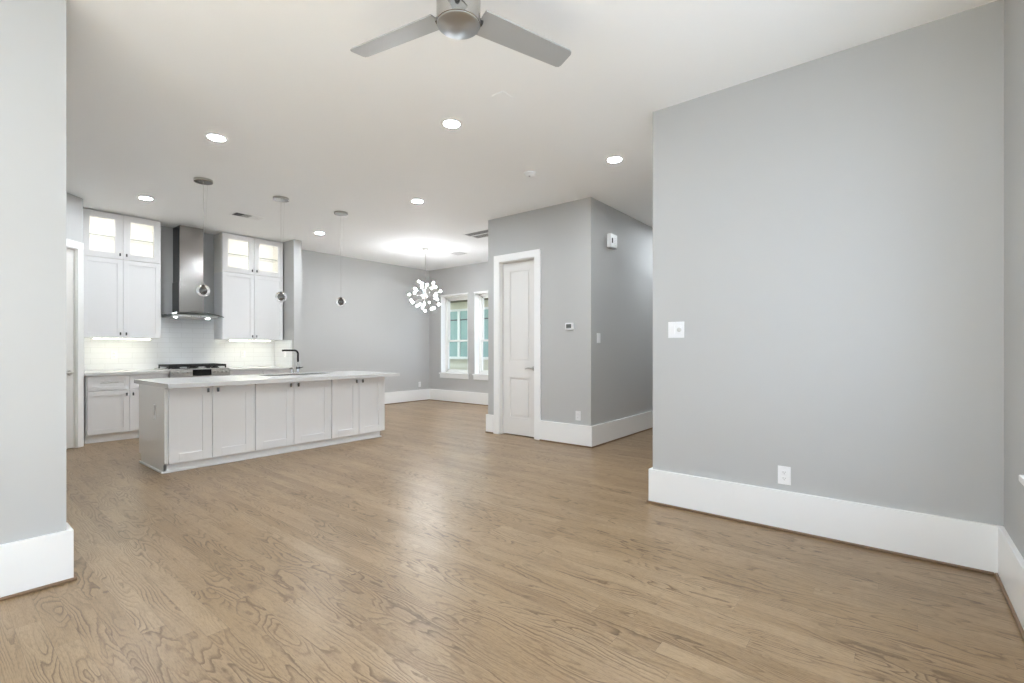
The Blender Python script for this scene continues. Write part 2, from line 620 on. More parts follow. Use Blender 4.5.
def casing_fn(a, b, z, t=0.018, w=0.09, along='x', face=0.0, out=-1):
    """door casing around opening a..b up to z, on plane face, sticking out"""
    def fn(bm):
        lo, hi = min(a, b), max(a, b)
        f0, f1 = sorted((face, face + out * t))
        for p in ((lo - w, lo, 0, z), (hi, hi + w, 0, z), (lo - w, hi + w, z, z + w)):
            if along == 'x':
                box(bm, p[0], p[1], f0, f1, p[2], p[3], 0.003)
            else:
                box(bm, f0, f1, p[0], p[1], p[2], p[3], 0.003)
    return fn


def panel_door(bm, a, b, z0, z1, y0, y1, along, face_low):
    """slab with two recessed raised panels on the face that looks into the room"""
    def bx(p0, p1, q0, q1, z0_, z1_, bev):
        if along == 'x':
            box(bm, p0, p1, q0, q1, z0_, z1_, bev)
        else:
            box(bm, q0, q1, p0, p1, z0_, z1_, bev)
    st = 0.125 * min(1, (b - a) / 0.62)
    mid = (0.80, 1.03)
    rec = 0.014
    f0, f1 = (y0 + rec, y1) if face_low else (y0, y1 - rec)
    bx(a, b, f0, f1, z0, z1, 0)
    g0, g1 = (y0, y0 + rec + 0.002) if face_low else (y1 - rec - 0.002, y1)
    bx(a, a + st, g0, g1, z0, z1, 0.002)
    bx(b - st, b, g0, g1, z0, z1, 0.002)
    bx(a + st, b - st, g0, g1, z1 - 0.13, z1, 0.002)
    bx(a + st, b - st, g0, g1, mid[0], mid[1], 0.002)
    bx(a + st, b - st, g0, g1, z0, z0 + 0.24, 0.002)
    h0, h1 = (y0 + 0.005, y0 + rec + 0.002) if face_low else (y1 - rec - 0.002, y1 - 0.005)
    for q0, q1 in ((z0 + 0.24, mid[0]), (mid[1], z1 - 0.13)):
        bx(a + st + 0.028, b - st - 0.028, h0, h1, q0 + 0.028, q1 - 0.028, 0.008)


# closet door
d1 = struct_root('door_1', (XD, (DOY0 + DOY1) / 2, 0), 'narrow white two panel closet door in the grey wall', 'door')
obj('door_leaf', lambda bm: panel_door(bm, DOY0 + 0.012, DOY1 - 0.012, 0.012, DOZ - 0.012, XD + 0.062, XD + 0.102, 'y', True), M['door'], d1)
obj('jamb', B((XD - 0.002, XD + 0.132, DOY0, DOY0 + 0.010, 0, DOZ), (XD - 0.002, XD + 0.132, DOY1 - 0.010, DOY1, 0, DOZ), (XD - 0.002, XD + 0.132, DOY0, DOY1, DOZ - 0.010, DOZ)), M['door'], d1)
obj('door_casing', casing_fn(DOY0, DOY1, DOZ, 0.022, 0.098, 'y', XD, -1), M['trim'], d1)


def lever(parent, local=False, flip=1, rose_c=(0, 0, 0), nrm=(0, -1, 0), along=(1, 0, 0)):
    n, al, c = Vector(nrm), Vector(along), Vector(rose_c)
    h = obj('door_handle', lambda bm: (lathe(bm, c, [(0.0, 0.0), (0.032, 0.0), (0.032, 0.006), (0.026, 0.012), (0.011, 0.014), (0.010, 0.045), (0.0, 0.047)], 24, n),
                                       tube(bm, [c + n * 0.042, c + n * 0.047 + al * 0.02, c + n * 0.046 + al * 0.06 + Vector((0, 0, 0.004)), c + n * 0.042 + al * 0.115 + Vector((0, 0, -0.006))], [0.010, 0.010, 0.009, 0.007], 12)),
            M['nickel'], parent, True, local)
    h['label'] = 'satin nickel lever handle'
    return h


lever(d1, rose_c=(XD + 0.064, DOY0 + 0.065, 0.94), nrm=(-1, 0, 0), along=(0, 1, 0))

# pantry door
d2 = struct_root('door_2', (XK, YK, 0), 'white pantry door half hidden behind the left wall end', 'door', PI / 4)
obj('door_leaf', lambda bm: panel_door(bm, PO1 + 0.012, PO0 - 0.012, 0.012, POZ - 0.012, 0.02, 0.06, 'x', True), M['door'], d2, local=True)
obj('jamb', B((PO1, PO1 + 0.010, -0.002, 0.112, 0, POZ), (PO0 - 0.010, PO0, -0.002, 0.112, 0, POZ), (PO1, PO0, -0.002, 0.112, POZ - 0.010, POZ)), M['door'], d2, local=True)
obj('door_casing', casing_fn(PO1, PO0, POZ, 0.020, 0.092, 'x', 0.0, -1), M['trim'], d2, local=True)
lever(d2, True, rose_c=(PO0 - 0.075, 0.02, 0.915), nrm=(0, -1, 0), along=(-1, 0, 0))

# baseboards and brown shoe mouldings
BH, BT = 0.262, 0.025


def baseboard(side, pieces, label):
    """pieces: boxes (x0,x1,y0,y1) standing on the floor"""
    struct('baseboard_' + side, lambda bm: [box(bm, *p, 0.0, BH, bev=0.003) for p in pieces], M['trim'], label, 'baseboard')


def shoe(n, pieces, label):
    struct('trim_%d' % n, lambda bm: [box(bm, *p, 0.0, 0.017, bev=0.006) for p in pieces], M['shoe'], label, 'moulding')


S = 0.013
baseboard('right', [(XR - BT, XR, YB, YE + BT), (XR, XR + 0.14, YE, YE + BT)], 'tall white baseboard along the large blank wall')
shoe(1, [(XR - BT - S, XR - BT, YB + BT + S, YE + BT + S), (XR - BT, XR + 0.14, YE + BT, YE + BT + S)], 'brown wood moulding strip at the foot of the large blank wall')
baseboard('back', [(XBK, XR - BT, YB, YB + BT)], 'white baseboard running along the right edge of the photo')
shoe(2, [(XBK, XR - BT, YB + BT, YB + BT + S)], 'brown moulding strip below the right edge baseboard')
baseboard('left', [(XBK, 0.47 + BT, YL - BT, YL), (0.47, 0.47 + BT, YL, YL + 0.15)], 'white baseboard wrapping the left wall end')
shoe(3, [(XBK, 0.47 + BT + S, YL - BT - S, YL - BT), (0.47 + BT, 0.47 + BT + S, YL - BT, YL + 0.15)], 'brown moulding strip under the left wall end')
CW = 0.098
baseboard('closet_near', [(XD - BT, XD, YH - BT, DOY0 - CW)], 'white baseboard between the closet door and the hallway corner')
baseboard('closet_far', [(XD - BT, XD, DOY1 + CW, 4.58 + BT)], 'short white baseboard beyond the closet door')
shoe(4, [(XD - BT - S, XD - BT, YH - BT - S, DOY0 - CW), (XD - BT, 8.40, YH - BT - S, YH - BT)], 'dark brown moulding strip around the hallway corner')
shoe(5, [(XD - BT - S, XD - BT, DOY1 + CW, 4.58 + BT)], 'dark brown moulding strip beyond the closet door')
baseboard('hall_left', [(XD, 8.40, YH - BT, YH)], 'white baseboard along the shaded hallway wall')
baseboard('hall_right', [(XR + 0.14, 8.40, YE, YE + BT)], 'hidden white baseboard of the hallway')
baseboard('dining', [(XW - BT, XW, 4.58, YF - BT)], 'white baseboard below the two dining windows')
shoe(6, [(XW - BT - S, XW - BT, 4.66, YF - BT)], 'dark moulding strip below the dining windows')
baseboard('far', [(XS + 0.135, XW, YF - BT, YF)], 'white baseboard along the far dining wall')
shoe(7, [(XS + 0.135, XW - BT - S, YF - BT - S, YF - BT)], 'dark moulding strip along the far dining wall')
baseboard('kitchen_side', [(XS, XS + 0.135, YC - BT, YC), (XS + 0.135, XS + 0.135 + BT, YC - BT, YF - BT)], 'white baseboard around the kitchen side wall')


# windows
def window(n, a, b, along, face, out, label, visible=True):
    """double hung window in a painted reveal; out = +1/-1 direction to the outside"""
    loc = (face, (a + b) / 2, WINZ0) if along == 'y' else ((a + b) / 2, face, WINZ0)
    w = struct_root('window_%d' % n, loc, label, 'window')
    dep = 0.24

    def bx(bm, p0, p1, q0, q1, z0, z1, bev=0.0):
        f0, f1 = sorted((face + out * q0, face + out * q1))
        if along == 'y':
            box(bm, f0, f1, p0, p1, z0, z1, bev)
        else:
            box(bm, p0, p1, f0, f1, z0, z1, bev)
    t = 0.012
    obj('reveal', lambda bm: (bx(bm, a, a + t, -0.002, dep, WINZ0, WINZ1), bx(bm, b - t, b, -0.002, dep, WINZ0, WINZ1), bx(bm, a, b, -0.002, dep, WINZ1 - t, WINZ1)), M['trim'], w)
    obj('window_sill', lambda bm: (bx(bm, a - 0.035, b + 0.035, -0.035, 0.0, WINZ0 - 0.012, WINZ0 + 0.016, 0.004), bx(bm, a, b, -0.002, dep, WINZ0 - 0.002, WINZ0 + 0.016)), M['trim'], w)
    obj('apron', lambda bm: bx(bm, a - 0.02, b + 0.02, -0.018, 0.0, WINZ0 - 0.105, WINZ0 - 0.012, 0.003), M['trim'], w)
    obj('head_trim', lambda bm: bx(bm, a - 0.012, b + 0.012, -0.014, 0.0, WINZ1, WINZ1 + 0.028, 0.003), M['trim'], w)
    fr = 0.045
    z0, z1 = WINZ0 + 0.016, WINZ1 - t
    a2, b2 = a + t, b - t
    obj('frame', lambda bm: (bx(bm, a2, a2 + fr, 0.13, 0.22, z0, z1, 0.003), bx(bm, b2 - fr, b2, 0.13, 0.22, z0, z1, 0.003),
                             bx(bm, a2, b2, 0.13, 0.22, z1 - fr, z1, 0.003), bx(bm, a2, b2, 0.13, 0.22, z0, z0 + 0.03, 0.003)), M['outframe'], w)
    mid = 1.39
    a3, b3 = a2 + fr, b2 - fr
    for nm, q, za, zb in (('lower_sash', 0.145, z0 + 0.03, mid + 0.02), ('upper_sash', 0.185, mid - 0.02, z1 - fr)):
        s = obj(nm, lambda bm: (bx(bm, a3, a3 + 0.035, q, q + 0.03, za, zb, 0.002), bx(bm, b3 - 0.035, b3, q, q + 0.03, za, zb, 0.002),
                                bx(bm, a3, b3, q, q + 0.03, za, za + 0.045, 0.002), bx(bm, a3, b3, q, q + 0.03, zb - 0.04, zb, 0.002)), M['outframe'], w)
        obj('glass', lambda bm: bx(bm, a3 + 0.03, b3 - 0.03, q + 0.012, q + 0.016, za + 0.03, zb - 0.03), M['glass'], s)
    return w


window(1, *WIN[0], 'y', XW, 1, 'left tall white window of the dining wall beside the corner')
window(2, *WIN[1], 'y', XW, 1, 'second dining window partly hidden by the closet wall')
window(3, *LW[0], 'x', YB, -1, 'wide window whose sill tip shows at the right edge')
window(4, *LW[1], 'x', YB, -1, 'wide window added behind the camera for daylight')
w5 = struct_root('window_5', (XBK, (PD[0] + PD[1]) / 2, 0), 'tall glazed opening added behind the camera to admit the sun', 'window')  # added glazing that lets the sun brighten the room from behind
obj('frame', B((XBK - 0.13, XBK - 0.06, PD[0], PD[0] + 0.07, 0, 2.42), (XBK - 0.13, XBK - 0.06, PD[1] - 0.07, PD[1], 0, 2.42), (XBK - 0.13, XBK - 0.06, PD[0], PD[1], 2.35, 2.42),
             (XBK - 0.13, XBK - 0.06, PD[0], PD[1], 0, 0.06), (XBK - 0.13, XBK - 0.06, 0.88, 0.97, 0, 2.42)), M['outframe'], w5)
obj('glass', B((XBK - 0.10, XBK - 0.094, PD[0], PD[1], 0.03, 2.38)), M['glass'], w5)

for a, b in WIN:
    portal((XW + 0.25, (a + b) / 2, (WINZ0 + WINZ1) / 2), (0, PI / 2, 0), WINZ1 - WINZ0, b - a)
for a, b in LW:
    portal(((a + b) / 2, YB - 0.25, (WINZ0 + WINZ1) / 2), (PI / 2, 0, 0), b - a, WINZ1 - WINZ0)
portal((XBK - 0.21, (PD[0] + PD[1]) / 2, 1.21), (0, -PI / 2, 0), 2.42, PD[1] - PD[0])

# ------------------------------------------------------------------ outside the dining windows
g = struct('ground', B((7.9, 24, -2, 24, -0.75, -0.55)), M['ground'], 'grass outside the dining windows', 'lawn')
NX = 11.0
nh = thing('neighbour_house', 'beige sided house with teal windows seen through the dining windows', 'house', (NX + 1.5, 10.5, -0.55))


def siding_fn(bm):
    z = -0.55
    while z < 2.70:
        h = 0.165
        y0, y1 = 5.0, 16.0
        vs = [bm.verts.new(p) for p in ((NX - 0.032, y0, z), (NX - 0.032, y1, z), (NX, y1, z + h), (NX, y0, z + h), (NX, y0, z), (NX, y1, z))]
        bm.faces.new((vs[0], vs[1], vs[2], vs[3]))
        bm.faces.new((vs[0], vs[4], vs[5], vs[1]))
        z += h
    box(bm, NX + 0.02, NX + 3.0, 5.0, 16.0, -0.55, 2.75)


obj('siding_wall', siding_fn, M['siding'], nh)
obj('eave', B((NX - 0.45, NX + 3.2, 4.8, 16.2, 2.72, 2.80)), M['eave'], nh)
obj('fascia', B((NX - 0.06, NX, 5.0, 16.0, 2.45, 2.72)), M['siding_trim'], nh)


def roof_fn(bm):
    a = [bm.verts.new(p) for p in ((NX - 0.5, 4.8, 2.80), (NX - 0.5, 16.2, 2.80), (NX + 1.5, 16.2, 3.9), (NX + 1.5, 4.8, 3.9), (NX + 3.4, 4.8, 2.80), (NX + 3.4, 16.2, 2.80))]
    bm.faces.new((a[0], a[1], a[2], a[3]))
    bm.faces.new((a[3], a[2], a[5], a[4]))
    bm.faces.new((a[0], a[3], a[4]))
    bm.faces.new((a[1], a[5], a[2]))
    bm.faces.new((a[0], a[4], a[5], a[1]))


obj('roof', roof_fn, M['eave'], nh)
for k, (ya, yb) in enumerate(((10.52, 11.56), (9.06, 10.10))):
    ym = (ya + yb) / 2
    f = obj('house_window', B((NX - 0.08, NX + 0.01, ya - 0.06, ya, 0.90, 2.49), (NX - 0.08, NX + 0.01, yb, yb + 0.06, 0.90, 2.49), (NX - 0.08, NX + 0.01, ya - 0.06, yb + 0.06, 2.43, 2.50),
                                (NX - 0.10, NX + 0.01, ya - 0.08, yb + 0.08, 0.88, 0.96), (NX - 0.08, NX + 0.01, ym - 0.05, ym + 0.05, 0.90, 2.45)), M['outframe'], nh)
    obj('pane', B((NX - 0.045, NX - 0.03, ya, ym - 0.05, 0.96, 2.43), (NX - 0.045, NX - 0.03, ym + 0.05, yb, 0.96, 2.43)), M['teal'], f)
    obj('sash_rail', B((NX - 0.055, NX - 0.03, ya, ym - 0.05, 2.13, 2.17), (NX - 0.055, NX - 0.03, ym + 0.05, yb, 2.13, 2.17)), M['lcd'], f)


# ------------------------------------------------------------------ kitchen
def shaker(bm, x0, x1, z0, z1, y, t=0.020, rail=0.060, rec=0.010, glass=False):
    """front at plane y facing -Y"""
    box(bm, x0, x0 + rail, y, y + t, z0, z1, 0.0015)
    box(bm, x1 - rail, x1, y, y + t, z0, z1, 0.0015)
    box(bm, x0 + rail, x1 - rail, y, y + t, z1 - rail, z1, 0.0015)
    box(bm, x0 + rail, x1 - rail, y, y + t, z0, z0 + rail, 0.0015)
    if not glass:
        box(bm, x0 + rail - 0.004, x1 - rail + 0.004, y + rec, y + t - 0.001, z0 + rail - 0.004, z1 - rail + 0.004)


def knob(parent, x, y, z, h=0.038, w=0.016, name='pull'):
    o = obj(name, B((x - w / 2, x + w / 2, y - 0.026, y - 0.014, z - h / 2, z + h / 2), (x - 0.005, x + 0.005, y - 0.016, y, z - 0.006, z + 0.006), bev=0.002), M['dkchrome'], parent)
    return o


GAP = 0.003
CT = 0.90      # top of the wall counter
KY = 7.93      # front of the base cabinet doors
TS = 0.008


def base_cabinet(x0, x1, label):
    t = thing('base_cabinet', label, 'cabinet', ((x0 + x1) / 2, (KY + YF) / 2, 0), 0, 'base cabinets along the kitchen wall')
    y1 = YF - 0.012
    obj('carcass', B((x0, x1, KY + 0.021, y1, 0.105, CT - 0.04)), M['cab'], t)
    obj('toe_kick', B((x0, x1, KY + 0.06, y1, 0.0, 0.105)), M['trim'], t)
    s = obj('shoe_strip', B((x0, x1, KY + 0.047, KY + 0.06, 0.0, 0.018), bev=0.004), M['trim'], t)
    xm = (x0 + x1) / 2
    for a, b, sgn in ((x0 + 0.012, xm, 1), (xm, x1 - 0.012, -1)):
        d = obj('door', lambda bm: shaker(bm, a + GAP, b - GAP, 0.112, 0.662, KY), M['cab'], t)
        knob(d, (b - 0.035) if sgn > 0 else (a + 0.035), KY, 0.605)
        dr = obj('drawer_front', lambda bm: shaker(bm, a + GAP, b - GAP, 0.670, CT - 0.045, KY, rail=0.045), M['cab'], t)
        xc = (a + b) / 2
        obj('bar_pull', lambda bm: (tube(bm, [(xc - 0.09, KY - 0.028, 0.765), (xc + 0.09, KY - 0.028, 0.765)], 0.006, 10),
                                    tube(bm, [(xc - 0.07, KY - 0.028, 0.765), (xc - 0.07, KY + 0.002, 0.765)], 0.004, 8),
                                    tube(bm, [(xc + 0.07, KY - 0.028, 0.765), (xc + 0.07, KY + 0.002, 0.765)], 0.004, 8)), M['nickel'], dr, True)
    return t


RX0, RX1 = 2.175, 2.940      # range
base_cabinet(1.295, RX0 - 0.004, 'white two door base cabinet left of the range beside the pantry')
base_cabinet(RX1 + 0.004, XS - 0.002, 'white base cabinet right of the range hidden behind the island')


def counter(x0, x1, label):
    o = obj('countertop', B((x0, x1, KY - 0.025, YF - 0.012, CT - 0.04, CT), bev=0.003), M['quartz'])
    tag(o, label, 'countertop', 'stone tops of the kitchen wall')


counter(XK + 0.004, RX0 - 0.003, 'white wall counter left of the range')
counter(RX1 + 0.003, XS - 0.001 - TS, 'white wall counter right of the range')

UY = 8.27      # front of upper cabinet doors
UZ0, UZ1, UZ2 = 1.357, 2.43, 3.045


def wall_cabinet(x0, x1, label):
    t = thing('wall_cabinet', label, 'cabinet', ((x0 + x1) / 2, (UY + YF) / 2, UZ0), 0, 'solid door wall cabinets')
    obj('carcass', B((x0, x1, UY + 0.021, YF - 0.004, UZ0, UZ1 - 0.002), bev=0.001), M['cab'], t)
    xm = (x0 + x1) / 2
    for a, b, sgn in ((x0, xm, 1), (xm, x1, -1)):
        d = obj('door', lambda bm: shaker(bm, a + GAP, b - GAP, UZ0 + 0.003, UZ1 - 0.004, UY), M['cab'], t)
        knob(d, (b - 0.032) if sgn > 0 else (a + 0.032), UY, UZ0 + 0.055)
    return t


def glass_cabinet(x0, x1, label):
    t = thing('glass_door_cabinet', label, 'cabinet', ((x0 + x1) / 2, (UY + YF) / 2, UZ1), 0, 'lit glass door cabinets')
    y0, y1 = UY + 0.021, YF - 0.004
    w = 0.018
    xm = (x0 + x1) / 2
    obj('carcass', B((x0, x0 + w, y0, y1, UZ1, UZ2), (x1 - w, x1, y0, y1, UZ1, UZ2), (x0 + w, x1 - w, y0, y1, UZ1, UZ1 + w), (x0 + w, x1 - w, y0, y1, UZ2 - w, UZ2),
                     (x0 + w, x1 - w, y1 - 0.012, y1, UZ1 + w, UZ2 - w), (xm - 0.02, xm + 0.02, y0, y0 + 0.02, UZ1 + w, UZ2 - w)), M['cabin'], t)
    obj('shelf', B((x0 + w, x1 - w, y0 + 0.025, y1 - 0.014, UZ1 + 0.300, UZ1 + 0.306)), M['glass'], t)
    obj('shelf_edge', B((x0 + w, x1 - w, y0 + 0.022, y0 + 0.025, UZ1 + 0.298, UZ1 + 0.308)), M['edge'], t)
    for xa in (x0 + w, xm - 0.021 - 0.012, xm + 0.021, x1 - w - 0.012):
        obj('light_strip', B((xa, xa + 0.012, y0 + 0.004, y0 + 0.016, UZ1 + 0.05, UZ2 - 0.05)), M['ledcab'], t)
    for a, b, sgn in ((x0, xm, 1), (xm, x1, -1)):
        d = obj('door', lambda bm: shaker(bm, a + GAP, b - GAP, UZ1 + 0.003, UZ2 - 0.003, UY, glass=True, rail=0.082), M['cab'], t)
        obj('glass', B((a + 0.07, b - 0.07, UY + 0.010, UY + 0.014, UZ1 + 0.07, UZ2 - 0.07)), M['glass'], d)
        knob(d, (b - 0.036) if sgn > 0 else (a + 0.036), UY, UZ1 + 0.062)
    return t


ULX0, ULX1, URX0, URX1 = 1.300, 2.169, 2.975, 3.930
wall_cabinet(ULX0, ULX1, 'tall white two door wall cabinet left of the hood')
wall_cabinet(URX0, URX1, 'tall white two door wall cabinet right of the hood')
glass_cabinet(ULX0, ULX1, 'lit glass door cabinet at the ceiling left of the hood')
glass_cabinet(URX0, URX1, 'lit glass door cabinet at the ceiling right of the hood')


def strip_light(x0, x1, label):
    t = thing('under_cabinet_light', label, 'light', ((x0 + x1) / 2, UY + 0.06, UZ0), 0, 'under cabinet light bars')
    obj('housing', B((x0, x1, UY + 0.03, UY + 0.075, UZ0 - 0.012, UZ0)), M['plastic'], t)
    obj('diffuser', B((x0 + 0.004, x1 - 0.004, UY + 0.033, UY + 0.072, UZ0 - 0.020, UZ0 - 0.012)), M['led'], t)


strip_light(1.43, 2.05, 'glowing warm light bar under the left wall cabinet')
strip_light(3.10, 3.73, 'glowing warm light bar under the right wall cabinet')

# backsplash tiles
bs = struct('wall_tile_back', B((XK, XS, YF - TS, YF, CT, UZ0), (ULX1, URX0, YF - TS, YF, UZ0, 1.685)), M['tile'], 'white subway tile backsplash behind the range', 'backsplash')
struct('wall_tile_side', B((XS - TS, XS, KY + 0.06, YF - TS, CT, UZ0)), M['tile'], 'white tile strip on the kitchen side wall', 'backsplash')


def plate(name, label, cat, c, nrm, w, h, kind, group):
    """wall plate centred at c; nrm is the wall normal axis ('-x' or '-y')"""
    ry = {'-y': 0.0, '-x': -PI / 2}[nrm]
    t = thing(name, label, cat, c, ry, group)
    obj('cover_plate', B((-w / 2, w / 2, -0.006, 0.0, -h / 2, h / 2), bev=0.002), M['plastic'], t, local=True)
    if kind == 'outlet':
        for dz in (-0.020, 0.020):
            s = obj('receptacle', lambda bm: box(bm, -0.016, 0.016, -0.009, -0.004, dz - 0.014, dz + 0.014, 0.003), M['plastic'], t, local=True)
            obj('slots', B((-0.007, -0.005, -0.0095, -0.008, dz - 0.002, dz + 0.007), (0.005, 0.007, -0.0095, -0.008, dz - 0.002, dz + 0.006), (-0.002, 0.002, -0.0095, -0.008, dz - 0.010, dz - 0.006)), M['dark'], s, local=True)
    elif kind == 'switch':
        obj('rocker', B((-0.016, 0.016, -0.010, -0.005, -0.033, 0.033), bev=0.002), M['plastic'], t, local=True)
    elif kind == 'double':
        obj('rocker', B((-0.040, -0.010, -0.010, -0.005, -0.033, 0.033), bev=0.002), M['plastic'], t, local=True)
        obj('dimmer', lambda bm: box(bm, 0.010, 0.040, -0.009, -0.005, -0.033, 0.033, 0.002), M['plastic'], t, local=True)
        obj('dimmer_ring', lambda bm: lathe(bm, (0.025, -0.0085, 0.0), [(0.0, 0.0), (0.017, 0.0), (0.017, 0.004), (0.014, 0.006), (0.0, 0.006)], 20, (0, -1, 0)), M['plasticgrey'], t, True, True)
    return t


plate('outlet', 'faint outlet plate on the tiles below the left wall cabinet', 'outlet', (1.705, YF - TS, 1.12), '-y', 0.072, 0.118, 'outlet', 'outlets')
plate('outlet', 'faint outlet plate on the tiles right of the range', 'outlet', (3.415, YF - TS, 1.12), '-y', 0.072, 0.118, 'outlet', 'outlets')
plate('outlet', 'outlet plate on the kitchen side wall tile beside the faucet', 'outlet', (XS - TS, 8.22, 1.12), '-x', 0.072, 0.118, 'outlet', 'outlets')
plate('outlet', 'white outlet on the far dining wall near the corner', 'outlet', (7.26, YF, 0.385), '-y', 0.072, 0.118, 'outlet', 'outlets')
plate('outlet', 'white outlet low on the closet wall beside the hallway corner', 'outlet', (XD, 3.08, 0.372), '-x', 0.072, 0.118, 'outlet', 'outlets')
plate('outlet', 'white outlet low on the large blank wall', 'outlet', (XR, 0.578, 0.362), '-x', 0.076, 0.120, 'outlet', 'outlets')
plate('light_switch', 'white single rocker switch on the shaded hallway wall', 'switch', (5.318, YH, 1.34), '-y', 0.084, 0.122, 'switch', 'switches')
plate('light_switch', 'white double switch plate on the large blank wall', 'switch', (XR, 1.30, 1.347), '-x', 0.122, 0.122, 'double', 'switches')

# thermostat
t = thing('thermostat', 'white thermostat with a grey screen on the closet wall', 'thermostat', (XD, 3.197, 1.487), -PI / 2)
obj('housing', B((-0.060, 0.060, -0.026, 0.0, -0.046, 0.046), bev=0.006), M['plastic'], t, local=True)
obj('screen', B((-0.044, 0.030, -0.0275, -0.024, -0.022, 0.028), bev=0.001), M['lcd'], t, local=True)
obj('buttons', B((0.038, 0.050, -0.0275, -0.024, 0.004, 0.014), (0.038, 0.050, -0.0275, -0.024, -0.014, -0.004)), M['plasticgrey'], t, local=True)

# chime box
t = thing('door_chime', 'white chime box with a dark slot high on the hallway wall', 'chime', (5.63, YH, 2.60))
obj('housing', B((5.545, 5.725, YH - 0.055, YH, 2.515, 2.69), bev=0.008), M['plastic'], t)
obj('slot', B((5.572, 5.602, YH - 0.057, YH - 0.05, 2.57, 2.635)), M['dark'], t)
obj('vent_lines', B(*[(5.64, 5.70, YH - 0.0562, YH - 0.05, 2.55 + k * 0.022, 2.554 + k * 0.022) for k in range(5)]), M['plasticgrey'], t)

# range hood
HX = 2.573
hood = thing('range_hood', 'stainless steel chimney range hood with curved glass canopy', 'range hood', (HX, 8.35, 1.67))
obj('chimney', B((HX - 0.158, HX + 0.158, 8.33, YF - 0.002, 2.22, CEIL - 0.004), bev=0.002), M['steel'], hood)
obj('chimney_sleeve', B((HX - 0.165, HX + 0.165, 8.322, YF - 0.002, 1.735, 2.22), bev=0.002), M['steel'], hood)


sd = obj('reflection_plate', B((HX - 0.170, HX - 0.165, 8.332, YF - 0.004, 1.76, 2.215), (HX - 0.162, HX - 0.158, 8.342, YF - 0.004, 2.225, CEIL - 0.01)), M['black'], hood)  # black plates put the dark reflection on the steel side into colour
sd['label'] = 'black plate standing in for the dark reflection on the chimney side'


def canopy_fn(bm):
    n, mdep = 24, 8
    top, bot = [], []
    for i in range(n + 1):
        s = -1 + 2 * i / n
        x = HX + s * 0.392
        zc = 1.702 + 0.052 * (1 - s * s)
        yf = 8.10 + 0.09 * s * s
        rt, rb = [], []
        for j in range(mdep + 1):
            y = yf + (YF - 0.004 - yf) * j / mdep
            rt.append(bm.verts.new((x, y, zc)))
            rb.append(bm.verts.new((x, y, zc - 0.008)))
        top.append(rt)
        bot.append(rb)
    for i in range(n):
        for j in range(mdep):
            bm.faces.new((top[i][j], top[i + 1][j], top[i + 1][j + 1], top[i][j + 1]))
            bm.faces.new((bot[i][j], bot[i][j + 1], bot[i + 1][j + 1], bot[i + 1][j]))
        bm.faces.new((top[i][0], bot[i][0], bot[i + 1][0], top[i + 1][0]))
        bm.faces.new((top[i][mdep], top[i + 1][mdep], bot[i + 1][mdep], bot[i][mdep]))
    for j in range(mdep):
        bm.faces.new((top[0][j], top[0][j + 1], bot[0][j + 1], bot[0][j]))
        bm.faces.new((top[n][j], bot[n][j], bot[n][j + 1], top[n][j + 1]))


obj('glass_canopy', canopy_fn, M['hoodglass'], hood, True)


def rim_fn(bm):
    pts = []
    for i in range(25):
        s = -1 + 2 * i / 24
        pts.append((HX + s * 0.392, 8.10 + 0.09 * s * s, 1.698 + 0.052 * (1 - s * s)))
    tube(bm, pts, 0.007, 8)


obj('canopy_rim', rim_fn, M['dkchrome'], hood, True)
obj('motor_box', B((HX - 0.30, HX + 0.30, 8.17, YF - 0.003, 1.672, 1.715), bev=0.006), M['steel_h'], hood)
obj('filter', B((HX - 0.22, HX + 0.22, 8.25, YF - 0.06, 1.668, 1.674), *[(HX - 0.22, HX + 0.22, 8.26 + k * 0.03, 8.272 + k * 0.03, 1.664, 1.670) for k in range(9)]), M['steel_h'], hood)
for dx in (-0.24, 0.19):
    obj('hood_light', lambda bm: lathe(bm, (HX + dx, 8.22, 1.664), [(0.0, 0.0), (0.015, 0.0), (0.020, 0.010), (0.0, 0.010)], 20), M['hoodlamp'], hood, True)
obj('button_panel', B(*[(HX - 0.06 + k * 0.03, HX - 0.045 + k * 0.03, 8.166, 8.172, 1.686, 1.698) for k in range(5)]), M['dkchrome'], hood)

# gas range
rg = thing('gas_range', 'stainless gas range with black cast iron grates behind the island', 'range', ((RX0 + RX1) / 2, 8.25, 0))
obj('body', B((RX0, RX1, KY + 0.01, YF - 0.02, 0.08, 0.90), (RX0 + 0.03, RX1 - 0.03, KY + 0.06, YF - 0.05, 0.0, 0.08)), M['steel'], rg)
od = obj('oven_door', B((RX0 + 0.005, RX1 - 0.005, KY - 0.03, KY + 0.01, 0.18, 0.77), bev=0.004), M['steel'], rg)
obj('handle', lambda bm: (tube(bm, [(RX0 + 0.06, KY - 0.075, 0.72), (RX1 - 0.06, KY - 0.075, 0.72)], 0.011, 12), tube(bm, [(RX0 + 0.09, KY - 0.075, 0.72), (RX0 + 0.09, KY - 0.028, 0.72)], 0.008, 8),
                          tube(bm, [(RX1 - 0.09, KY - 0.075, 0.72), (RX1 - 0.09, KY - 0.028, 0.72)], 0.008, 8)), M['nickel'], od, True)
cp = obj('control_panel', B((RX0 - 0.002, RX1 + 0.002, KY - 0.055, KY + 0.02, 0.785, 0.918), bev=0.006), M['steel_h'], rg)
obj('display', B((2.445, 2.685, KY - 0.0575, KY - 0.05, 0.815, 0.906)), M['black'], cp)
for x in (2.215, 2.275, 2.335, 2.395, 2.735, 2.785, 2.84, 2.895):
    obj('knob', lambda bm: lathe(bm, (x, KY - 0.054, 0.868), [(0.0, 0.0), (0.022, 0.0), (0.022, 0.006), (0.017, 0.009), (0.015, 0.030), (0.0, 0.032)], 18, (0, -1, 0)), M['nickel'], cp, True)
obj('cooktop', B((RX0 - 0.003, RX1 + 0.003, KY, YF - 0.02, 0.90, 0.918), bev=0.004), M['steel_h'], rg)
